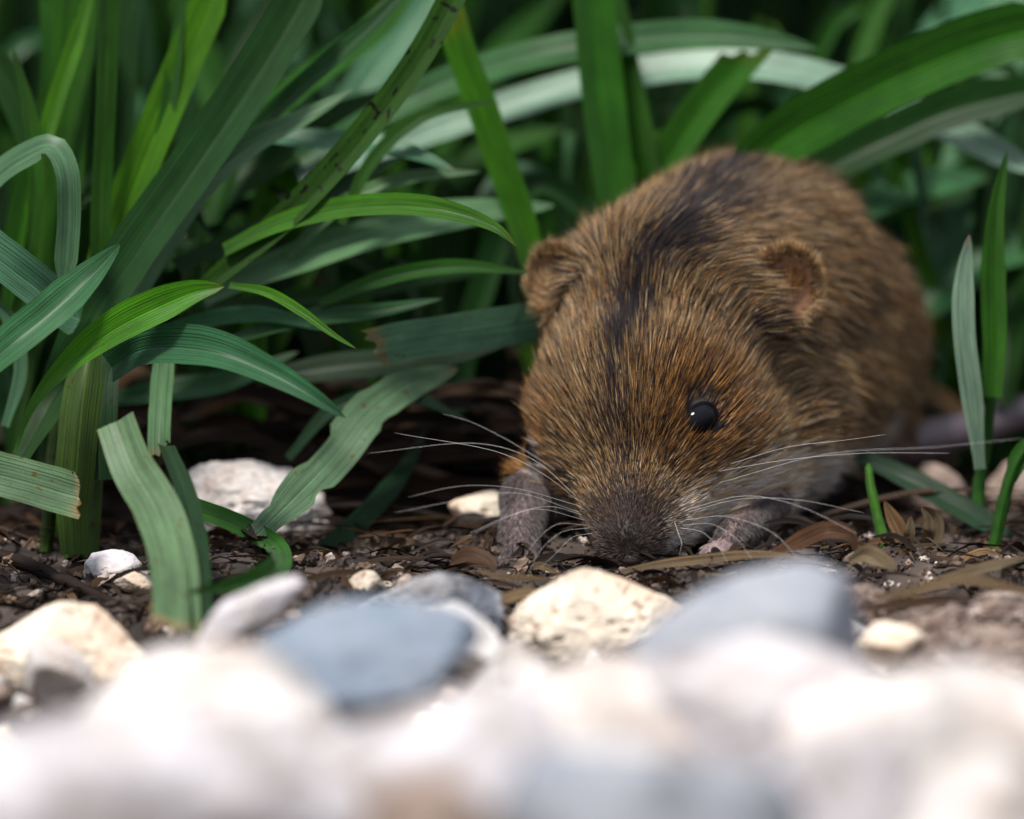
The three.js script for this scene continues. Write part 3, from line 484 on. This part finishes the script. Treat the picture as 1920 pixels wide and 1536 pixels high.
const ears = [{ c: P(1470, 532, 9.9), o: V(0.10, -0.12, 1).normalize(), R: 2.35 }, { c: P(1056, 530, 12.2), o: V(-0.5, -0.05, 0.86).normalize(), R: 2.25 }];
ears[0].root = P(1400, 590, 10); ears[1].root = P(1100, 570, 13);
for (const e of ears) e.s = e.c.clone().addScaledVector(e.o, 3.7);
function earD(p, e) {   // a shallow furry dish
  const x = p.x - e.c.x, y = p.y - e.c.y, z = p.z - e.c.z, cut = x * e.o.x + y * e.o.y + z * e.o.z, rad = Math.sqrt(Math.max(0, x * x + y * y * 0.8 + z * z - cut * cut));
  const sh = Math.abs(Math.hypot(p.x - e.s.x, p.y - e.s.y, p.z - e.s.z) - 3.9) - 0.27;
  const cap = Math.max(sh, rad - e.R, cut - 1.9);
  return smin(cap, rc(p, [{ p: e.c.clone().addScaledVector(e.o, -0.6), r: 1.5 }, { p: e.root, r: 2.4 }]), 0.8);
}
function sdf(p, withEars = true) {
  let d = 1e9, e = 1e9; for (const b of headBones) d = smin(d, rc(p, b), 2.6);
  for (const b of bodyBones) e = smin(e, rc(p, b), 2.6);
  d = smin(d, e, 2.0);
  if (d < 3) d += 0.55 * (fbm(p.x * 0.22 + 3, p.y * 0.22, p.z * 0.22, 2) - 0.5);
  for (const b of limbs) d = smin(d, rc(p, b), 1.2);
  for (const b of pawBones) d = smin(d, rc(p, b), 0.25);
  if (withEars) for (const e of ears) d = smin(d, earD(p, e), 0.7);
  return d;
}
function hit(px, py) { const o = EYE, dir = P(px, py, 0).sub(EYE).normalize(); let t = 460; for (let i = 0; i < 200; i++) { const p = o.clone().addScaledVector(dir, t), d = sdf(p, false); if (d < 0.01) return p; t += d * 0.8; if (t > 620) break; } return null; }
function grad(p) { const e = 0.15, q = p.clone(); const g = (k) => { q.copy(p); q[k] += e; const a = sdf(q); q[k] -= 2 * e; return a - sdf(q); }; return V(g('x'), g('y'), g('z')).normalize(); }
function surfaceNets(lo, hi, h, f) {
  const n = ['x', 'y', 'z'].map((k) => Math.ceil((hi[k] - lo[k]) / h) + 1), [nx, ny, nz] = n, F = new Float32Array(nx * ny * nz), p = V();
  for (let k = 0, i = 0; k < nz; k++) for (let j = 0; j < ny; j++) for (let x = 0; x < nx; x++, i++) { p.set(lo.x + x * h, lo.y + j * h, lo.z + k * h); F[i] = f(p); }
  const id = new Int32Array(nx * ny * nz).fill(-1), pos = [], idx = [], st = [1, nx, nx * ny], off = []; for (let c = 0; c < 8; c++) off.push((c & 1) + (c >> 1 & 1) * nx + (c >> 2) * nx * ny);
  for (let k = 0; k < nz - 1; k++) for (let j = 0; j < ny - 1; j++) for (let x = 0; x < nx - 1; x++) {
    const i = x + j * nx + k * nx * ny; let m = 0; for (let c = 0; c < 8; c++) if (F[i + off[c]] < 0) m |= 1 << c;
    if (!m || m === 255) continue;
    let sx = 0, sy = 0, sz = 0, cnt = 0;
    for (let a = 0; a < 8; a++) for (const b of [1, 2, 4]) { if (a & b) continue; const fa = F[i + off[a]], fb = F[i + off[a | b]]; if ((fa < 0) === (fb < 0)) continue; const t = fa / (fa - fb); sx += (a & 1) + (b === 1 ? t : 0); sy += (a >> 1 & 1) + (b === 2 ? t : 0); sz += (a >> 2) + (b === 4 ? t : 0); cnt++; }
    id[i] = pos.length / 3; pos.push(lo.x + (x + sx / cnt) * h, lo.y + (j + sy / cnt) * h, lo.z + (k + sz / cnt) * h);
  }
  for (let k = 1; k < nz - 1; k++) for (let j = 1; j < ny - 1; j++) for (let x = 1; x < nx - 1; x++) {
    const i = x + j * nx + k * nx * ny, s0 = F[i] < 0;
    for (let a = 0; a < 3; a++) { if (s0 === (F[i + st[a]] < 0)) continue; const u = st[(a + 1) % 3], w = st[(a + 2) % 3], q = [id[i - u - w], id[i - w], id[i], id[i - u]]; if (s0) idx.push(q[0], q[1], q[2], q[0], q[2], q[3]); else idx.push(q[0], q[2], q[1], q[0], q[3], q[2]); }
  }
  const g = new THREE.BufferGeometry(); g.setAttribute('position', new THREE.Float32BufferAttribute(pos, 3)); g.setIndex(idx); g.computeVertexNormals(); return g;
}
const mouseBase = P(1300, groundPy(14), 14); mouseBase.y = 0;
const mouse = groupAt('mouse', mouseBase, 'young brown mouse crouching with its nose to the ground', 'mouse');
const eyeHit = hit(1312, 788), eyeN = grad(eyeHit), eyeC = eyeHit.clone().addScaledVector(eyeN, -0.78);
const mid = [[1176, 1040], [1172, 990], [1168, 940], [1156, 860], [1150, 790], [1160, 700], [1178, 610], [1200, 530], [1235, 465], [1285, 400], [1345, 340], [1395, 305]].map((a) => hit(...a)).filter(Boolean);
// the eye on the far side: mirrored in the head's middle plane
const headA = face.p.clone(), sideN = (() => { const f = muz.p.clone().sub(cran.p).normalize(), m = hit(1150, 790).sub(face.p); m.addScaledVector(f, -m.dot(f)).normalize(); return V().crossVectors(f, m).normalize(); })();
const eyeC2 = eyeC.clone().addScaledVector(sideN, -2 * eyeC.clone().sub(headA).dot(sideN));
{ const ax = muz.p.clone().sub(cran.p).normalize(), r = eyeC2.clone().sub(face.p).applyAxisAngle(ax, 0.42); eyeC2.copy(face.p).add(r); const g = grad(eyeC2); eyeC2.addScaledVector(g, -0.55 - sdf(eyeC2)); }
const eyeN2 = grad(eyeC2);
const lo = V(1e9, 1e9, 1e9), hi = V(-1e9, -1e9, -1e9);
for (const b of [...bones, ...limbs]) for (const j of b) { lo.min(j.p.clone().addScalar(-j.r - 2.5)); hi.max(j.p.clone().addScalar(j.r + 2.5)); }
const bodyGeo = surfaceNets(lo, hi, 0.42, sdf);
const skinOf = (p) => { const low = limbs.some((b, i) => i % 2 && rc(p, b) < 0.8) || pawBones.some((b) => rc(p, b) < 0.5); return low ? [0.20, 0.135, 0.13] : ears.some((e) => earD(p, e) < 0.3 && p.distanceTo(e.c) < e.R + 0.6) ? [0.26, 0.13, 0.07] : [0.035, 0.028, 0.026]; };
{
  const p = bodyGeo.attributes.position, col = new Float32Array(p.count * 3), v = V();
  for (let i = 0; i < p.count; i++) { v.fromBufferAttribute(p, i); const c = skinOf(v), n = 0.85 + 0.3 * noise3(v.x * 3, v.y * 3, v.z * 3); col.set(c.map((a) => a * n), i * 3); }
  bodyGeo.setAttribute('color', new THREE.BufferAttribute(col, 3));
}
// --- fur: every hair a thin curved ribbon, merged
const polyDist = (p, pts) => { let best = 1e9, s = 0; for (let i = 0; i < pts.length - 1; i++) { const a = pts[i], b = pts[i + 1], ab = b.clone().sub(a), t = clamp(p.clone().sub(a).dot(ab) / ab.lengthSq()), d = p.distanceTo(a.clone().addScaledVector(ab, t)); if (d < best) { best = d; s = (i + t) / (pts.length - 1); } } return [best, s]; };
const noseP = P(1176, 1040, -1), rumpP = J(1640, 815, 34, 1).p, napeP = nape.p, bellyLine = [[1270, 1005], [1300, 975], [1345, 945], [1400, 925], [1455, 915], [1500, 890], [1550, 862], [1600, 828], [1640, 790]].map((a) => hit(...a)).filter(Boolean);
const lipLine = [[1105, 1000], [1085, 965], [1062, 935], [1040, 905], [1022, 870]].map((a) => hit(...a)).filter(Boolean);
const furGeo = (() => {
  const pos = bodyGeo.attributes.position, nor = bodyGeo.attributes.normal, ix = bodyGeo.index.array, T = ix.length / 3, cum = new Float32Array(T); let tot = 0;
  const a = V(), b = V(), c = V(), n = V();
  for (let t = 0; t < T; t++) {
    a.fromBufferAttribute(pos, ix[t * 3]); b.fromBufferAttribute(pos, ix[t * 3 + 1]); c.fromBufferAttribute(pos, ix[t * 3 + 2]);
    let w = b.clone().sub(a).cross(c.clone().sub(a)).length() / 2;
    const m = a.clone().add(b).add(c).multiplyScalar(1 / 3), dn = m.distanceTo(noseP);
    if (dn < 11) w *= 1.9; else if (m.z > -24) w *= 1.25;                // short face fur is finer and denser
    if (m.z < -34 || m.y < 3) w *= 0.6;
    tot += w; cum[t] = tot;
  }
  seed(77);
  const COUNT = 640000, P4 = [], C4 = [], IDX = []; let vi = 0;
  const tan = [0.43, 0.268, 0.118], orange = [0.43, 0.20, 0.055], sand = [0.62, 0.45, 0.265], stripeC = [0.034, 0.027, 0.029], black = [0.020, 0.015, 0.017], slate = [0.03, 0.024, 0.026], muzz = [0.085, 0.057, 0.05], paleC = [0.62, 0.57, 0.53];
  const dir = V(), flow = V(), wv = V(), q = V();
  for (let hI = 0; hI < COUNT; hI++) {
    const x = rnd() * tot; let L = 0, R = T - 1; while (L < R) { const m = (L + R) >> 1; if (cum[m] < x) L = m + 1; else R = m; }
    const t = L; let u = rnd(), v = rnd(); if (u + v > 1) { u = 1 - u; v = 1 - v; }
    a.fromBufferAttribute(pos, ix[t * 3]); b.fromBufferAttribute(pos, ix[t * 3 + 1]); c.fromBufferAttribute(pos, ix[t * 3 + 2]);
    const p = a.clone().multiplyScalar(1 - u - v).addScaledVector(b, u).addScaledVector(c, v);
    a.fromBufferAttribute(nor, ix[t * 3]); b.fromBufferAttribute(nor, ix[t * 3 + 1]); c.fromBufferAttribute(nor, ix[t * 3 + 2]);
    n.copy(a).multiplyScalar(1 - u - v).addScaledVector(b, u).addScaledVector(c, v).normalize();
    if (p.distanceTo(eyeC) < 1.36 || p.distanceTo(eyeC2) < 1.36) continue;
    const foot = pawBones.some((bb) => rc(p, bb) < 0.4), bare = foot || limbs.some((bb, i) => i % 2 && rc(p, bb) < 0.35);
    if (foot && rnd() < 0.7) continue;
    const earI = ears.findIndex((e) => earD(p, e) < 0.3 && p.distanceTo(e.c) < e.R + 0.6);
    const dn = p.distanceTo(noseP), head = 1 - sstep(17, 25, dn);
    // direction: away from the nose over the head, towards the rump over the body
    flow.copy(p).sub(noseP).normalize().multiplyScalar(head + 0.001);
    q.copy(rumpP).sub(napeP).normalize(); flow.addScaledVector(q, (1 - head) * 0.9).add(V(0, -0.25 * (1 - head), 0));
    const cl = 0.13; flow.x += cl * (noise3(p.x * 0.9, p.y * 0.9, p.z * 0.9) - 0.5) * 2; flow.y += cl * (noise3(p.x * 0.9 + 40, p.y * 0.9, p.z * 0.9) - 0.5) * 2; flow.z += cl * (noise3(p.x * 0.9, p.y * 0.9 + 40, p.z * 0.9) - 0.5) * 2;
    flow.addScaledVector(n, -flow.dot(n)); if (flow.lengthSq() < 1e-6) flow.set(0, 1, 0); flow.normalize();
    let len = lerp(0.6, 2.15, sstep(3.5, 15, dn)), lift = lerp(0.5, 0.42, head) , wd = lerp(0.032, 0.042, sstep(3, 14, dn));
    if (dn > 22) { len = n.y < -0.3 ? 1.7 : 2.5; lift = 0.58; }
    const guard = rnd() < 0.05; if (guard && dn > 12) { len *= 1.35; wd *= 0.8; }
    const [bd, bs] = polyDist(p, mid);
    const sw = lerp(0.9, 1.7, sstep(0.4, 0.85, bs)), stripe = (1 - sstep(0, sw * 2.0, bd + (noise3(p.x * 0.7, p.y * 0.7, p.z * 0.7) - 0.5) * 1.5)) * lerp(0.5, 1.0, sstep(0.35, 0.6, bs));
    // pale underside: below a line from the lip along the cheek to the belly
    const ud = Math.min(polyDist(p, bellyLine)[0], polyDist(p, lipLine)[0] + 0.5); const under = Math.max(sstep(0.35, 0.8, -n.y), 1 - sstep(0.7, 3.1, ud + (noise3(p.x * 0.8, p.y * 0.8, p.z * 0.8 + 9) - 0.5) * 1.2)) * sstep(2.5, 4, dn);
    const eyeD = Math.min(p.distanceTo(eyeC), p.distanceTo(eyeC2)), cheek = sstep(6.5, 1.5, eyeD) * 0.8;
    let band, dark = 0.55 + 0.43 * stripe; const k = rnd(), l = rr(0.6, 1.25);
    band = k < dark ? (stripe > 0.3 ? stripeC : black) : rnd() < 0.22 + cheek ? orange : rnd() < 0.6 ? tan : sand;
    const onMuz = 1 - sstep(2.0, 7.0, dn); if (rnd() < onMuz) { band = rnd() < 0.5 ? muzz : rnd() < 0.5 ? black : [0.15, 0.105, 0.09]; lift = 0.7; len *= 0.9; }
    if (rnd() < under * 0.95) { band = rnd() < (n.y < -0.2 ? 0.9 : 0.55) ? paleC : rnd() < 0.5 ? sand : tan; }
    if (eyeD < 2.1) { len *= 0.5; if (rnd() < 0.6) band = black; lift = 0.22; }
    if (earI >= 0) { const e = ears[earI], rim = sstep(e.R * 0.55, e.R, p.distanceTo(e.c)); const inner = n.dot(e.o) > 0.2; flow.copy(p).sub(e.c).add(V(0, 1.2, 0)).addScaledVector(n, -flow.dot(n)).normalize(); flow.addScaledVector(n, -flow.dot(n)).normalize(); len = 1.1; lift = 0.24; band = rnd() < (inner ? 0.16 : 0.12) ? black : rnd() < (earI ? 0.5 : rim * 0.6) ? sand : rnd() < (inner && !earI ? 0.8 : 0.3) ? orange : tan; }
    if (bare) { len = foot ? 0.45 : 0.6; lift = 0.3; flow.set(0, -1, 0.2).addScaledVector(n, n.y).normalize(); const g = foot ? 0.26 : rr(0.06, 0.17); band = [g, g * 0.86, g * 0.84]; wd = 0.04; }
    len *= rr(0.7, 1.2);
    dir.copy(n).multiplyScalar(lift).addScaledVector(flow, 1 - lift * 0.6); dir.x += rr(-1, 1) * 0.13; dir.y += rr(-1, 1) * 0.13; dir.z += rr(-1, 1) * 0.13; dir.normalize();
    wv.set(rr(-1, 1), rr(-1, 1), rr(-1, 1)); wv.addScaledVector(dir, -wv.dot(dir)).normalize();
    const tipDark = rnd() < 0.35 ? 0.35 : 1;
    for (let s = 0; s < 3; s++) {
      const f = s / 2, w = wd * 0.5 * [1, 0.95, 0][s];
      q.copy(p).addScaledVector(n, -0.1).addScaledVector(dir, f * len).addScaledVector(flow, f * f * len * 0.28).addScaledVector(n, -f * f * len * 0.10);
      const m = s ? band : slate, g = s === 2 ? tipDark : 1;
      P4.push(q.x + wv.x * w, q.y + wv.y * w, q.z + wv.z * w); C4.push(m[0] * l * g, m[1] * l * g, m[2] * l * g);
      if (s < 2) { P4.push(q.x - wv.x * w, q.y - wv.y * w, q.z - wv.z * w); C4.push(m[0] * l * g, m[1] * l * g, m[2] * l * g); }
    }
    IDX.push(vi, vi + 1, vi + 2, vi + 1, vi + 3, vi + 2, vi + 2, vi + 3, vi + 4); vi += 5;
  }
  const g = new THREE.BufferGeometry(); g.setAttribute('position', new THREE.BufferAttribute(new Float32Array(P4), 3)); g.setAttribute('color', new THREE.BufferAttribute(new Float32Array(C4), 3)); g.setIndex(new THREE.BufferAttribute(new Uint32Array(IDX), 1)); g.computeVertexNormals(); return g;
})();
meshAt('body', bodyGeo, new THREE.MeshStandardMaterial({ vertexColors: true, roughness: 0.6 }), mouseBase, mouse);
const fur = meshAt('fur', furGeo, new THREE.MeshPhysicalMaterial({ vertexColors: true, roughness: 0.42, specularIntensity: 0.35, side: THREE.DoubleSide }), mouseBase, mouse); fur.userData.kind = 'stuff'; fur.userData.label = 'banded tan and black fur with dark stripe from nose to back';
// eyes with their dark lids
const eyeMat = new THREE.MeshPhysicalMaterial({ color: new THREE.Color().setRGB(0.004, 0.004, 0.006), roughness: 0.04, specularIntensity: 0.25 }), lidMat = new THREE.MeshPhysicalMaterial({ color: new THREE.Color().setRGB(0.006, 0.005, 0.006), roughness: 0.8, specularIntensity: 0.1 });
for (const [c, n] of [[eyeC, eyeN], [eyeC2, eyeN2]]) {
  const far = c === eyeC2 ? -1 : 1, ax = V(-0.6 * far, 0.8, 0).addScaledVector(n, -(V(-0.6 * far, 0.8, 0).dot(n))).normalize(), bx = V().crossVectors(ax, n);
  const g = new THREE.SphereGeometry(1.5, 40, 28); g.scale(1.16, 0.86, 1); g.applyMatrix4(new THREE.Matrix4().makeBasis(bx, ax, n)); g.translate(c.x, c.y, c.z);
  const e = meshAt('eye', g, eyeMat, mouseBase, mouse); e.userData.label = 'glossy black eye';
  const pts = []; for (let k = 0; k < 24; k++) { const a = k / 24 * Math.PI * 2, ra = 1.0, rb = 1.52, ca = Math.cos(a), sa = Math.sin(a); pts.push(c.clone().addScaledVector(n, 0.72).addScaledVector(ax, ca * ra).addScaledVector(bx, sa * rb)); }
  const lid = new THREE.TubeGeometry(new THREE.CatmullRomCurve3(pts, true), 48, 0.17, 8, true);
  meshAt('eyelid', lid, lidMat, mouseBase, mouse);
}
// nose pad
{ const g = new THREE.SphereGeometry(0.8, 24, 16); g.scale(1.2, 0.75, 0.8); const c = P(1184, 1048, 0.35); g.translate(c.x, c.y, c.z); meshAt('nose', g, new THREE.MeshStandardMaterial({ color: new THREE.Color().setRGB(0.03, 0.02, 0.022), roughness: 0.7 }), mouseBase, mouse); }
// tail
{
  const pts = [[1620, 822, 31], [1690, 832, 32], [1760, 818, 33], [1840, 800, 34], [1930, 768, 35], [2030, 740, 38], [2120, 760, 44], [2180, 840, 52]];
  const g = tubeGeo(pts, 1.7, 0.5, { n: 140, k: 14, knob: 0 }), p = g.attributes.position, col = new Float32Array(p.count * 3);
  for (let i = 0; i < p.count; i++) { const r = Math.floor(i / 15), k = 0.8 + 0.35 * (r % 2) * hash(r, 1, 1) + 0.15 * noise3(i % 15, r * 0.2, 4); col.set([0.105 * k, 0.078 * k, 0.09 * k], i * 3); }
  g.setAttribute('color', new THREE.BufferAttribute(col, 3));
  const m = meshAt('tail', g, new THREE.MeshStandardMaterial({ vertexColors: true, roughness: 0.55 }), mouseBase, mouse); m.userData.label = 'smooth grey-mauve tail';
}
// whiskers
{
  const W = new THREE.MeshStandardMaterial({ color: new THREE.Color().setRGB(0.6, 0.58, 0.57), roughness: 0.4 });
  const list = [
    [[1090, 950, 2], [960, 915, -2], [860, 912, -4], [766, 932, -5]], [[1085, 960, 1], [960, 924, -4], [850, 940, -6], [740, 962, -7]], [[1095, 975, 1], [1000, 955, -3], [930, 980, -5], [870, 1010, -6]], [[1100, 985, 0], [1040, 985, -4], [1000, 1020, -6], [975, 1060, -7]],
    [[1105, 990, 0], [1050, 1000, -4], [1015, 1030, -5], [990, 1076, -6]], [[1110, 1000, 0], [1070, 1010, -3], [1040, 1040, -4], [1012, 1066, -5]], [[1085, 940, 2], [1020, 890, 0], [940, 850, 0], [740, 812, 1]], [[1080, 930, 3], [1000, 862, 3], [900, 832, 4], [690, 850, 4]],
    [[1090, 965, 1], [1030, 950, -1], [960, 965, -3], [880, 1000, -4]], [[1040, 880, 6], [960, 830, 6], [880, 790, 6], [830, 776, 6]],
    [[1290, 955, 2], [1400, 930, -2], [1500, 950, -5], [1605, 1000, -7]], [[1290, 960, 2], [1400, 935, -3], [1500, 938, -4], [1620, 962, -4]], [[1285, 975, 1], [1370, 970, -4], [1450, 1000, -6], [1500, 1050, -7]], [[1280, 985, 1], [1340, 985, -4], [1385, 1015, -6], [1415, 1056, -7]], [[1275, 990, 1], [1320, 1000, -3], [1350, 1030, -5], [1366, 1058, -6]],
    [[1265, 980, -1], [1272, 1000, -2], [1278, 1020, -3], [1274, 1040, -3]], 
    [[1370, 870, 4], [1480, 838, 2], [1580, 826, 1], [1660, 815, 0]], [[1340, 885, 4], [1480, 862, 0], [1620, 850, -2], [1780, 850, -4]], [[1350, 905, 4], [1560, 850, -4], [1760, 838, -8], [1915, 822, -10]],
  ];
  list.forEach((pts, i) => meshAt('whisker', tubeGeo(pts, 0.014, 0.006, { n: 24, k: 5, knob: 0 }), W, mouseBase, mouse));
}
renderer.render(scene, camera);
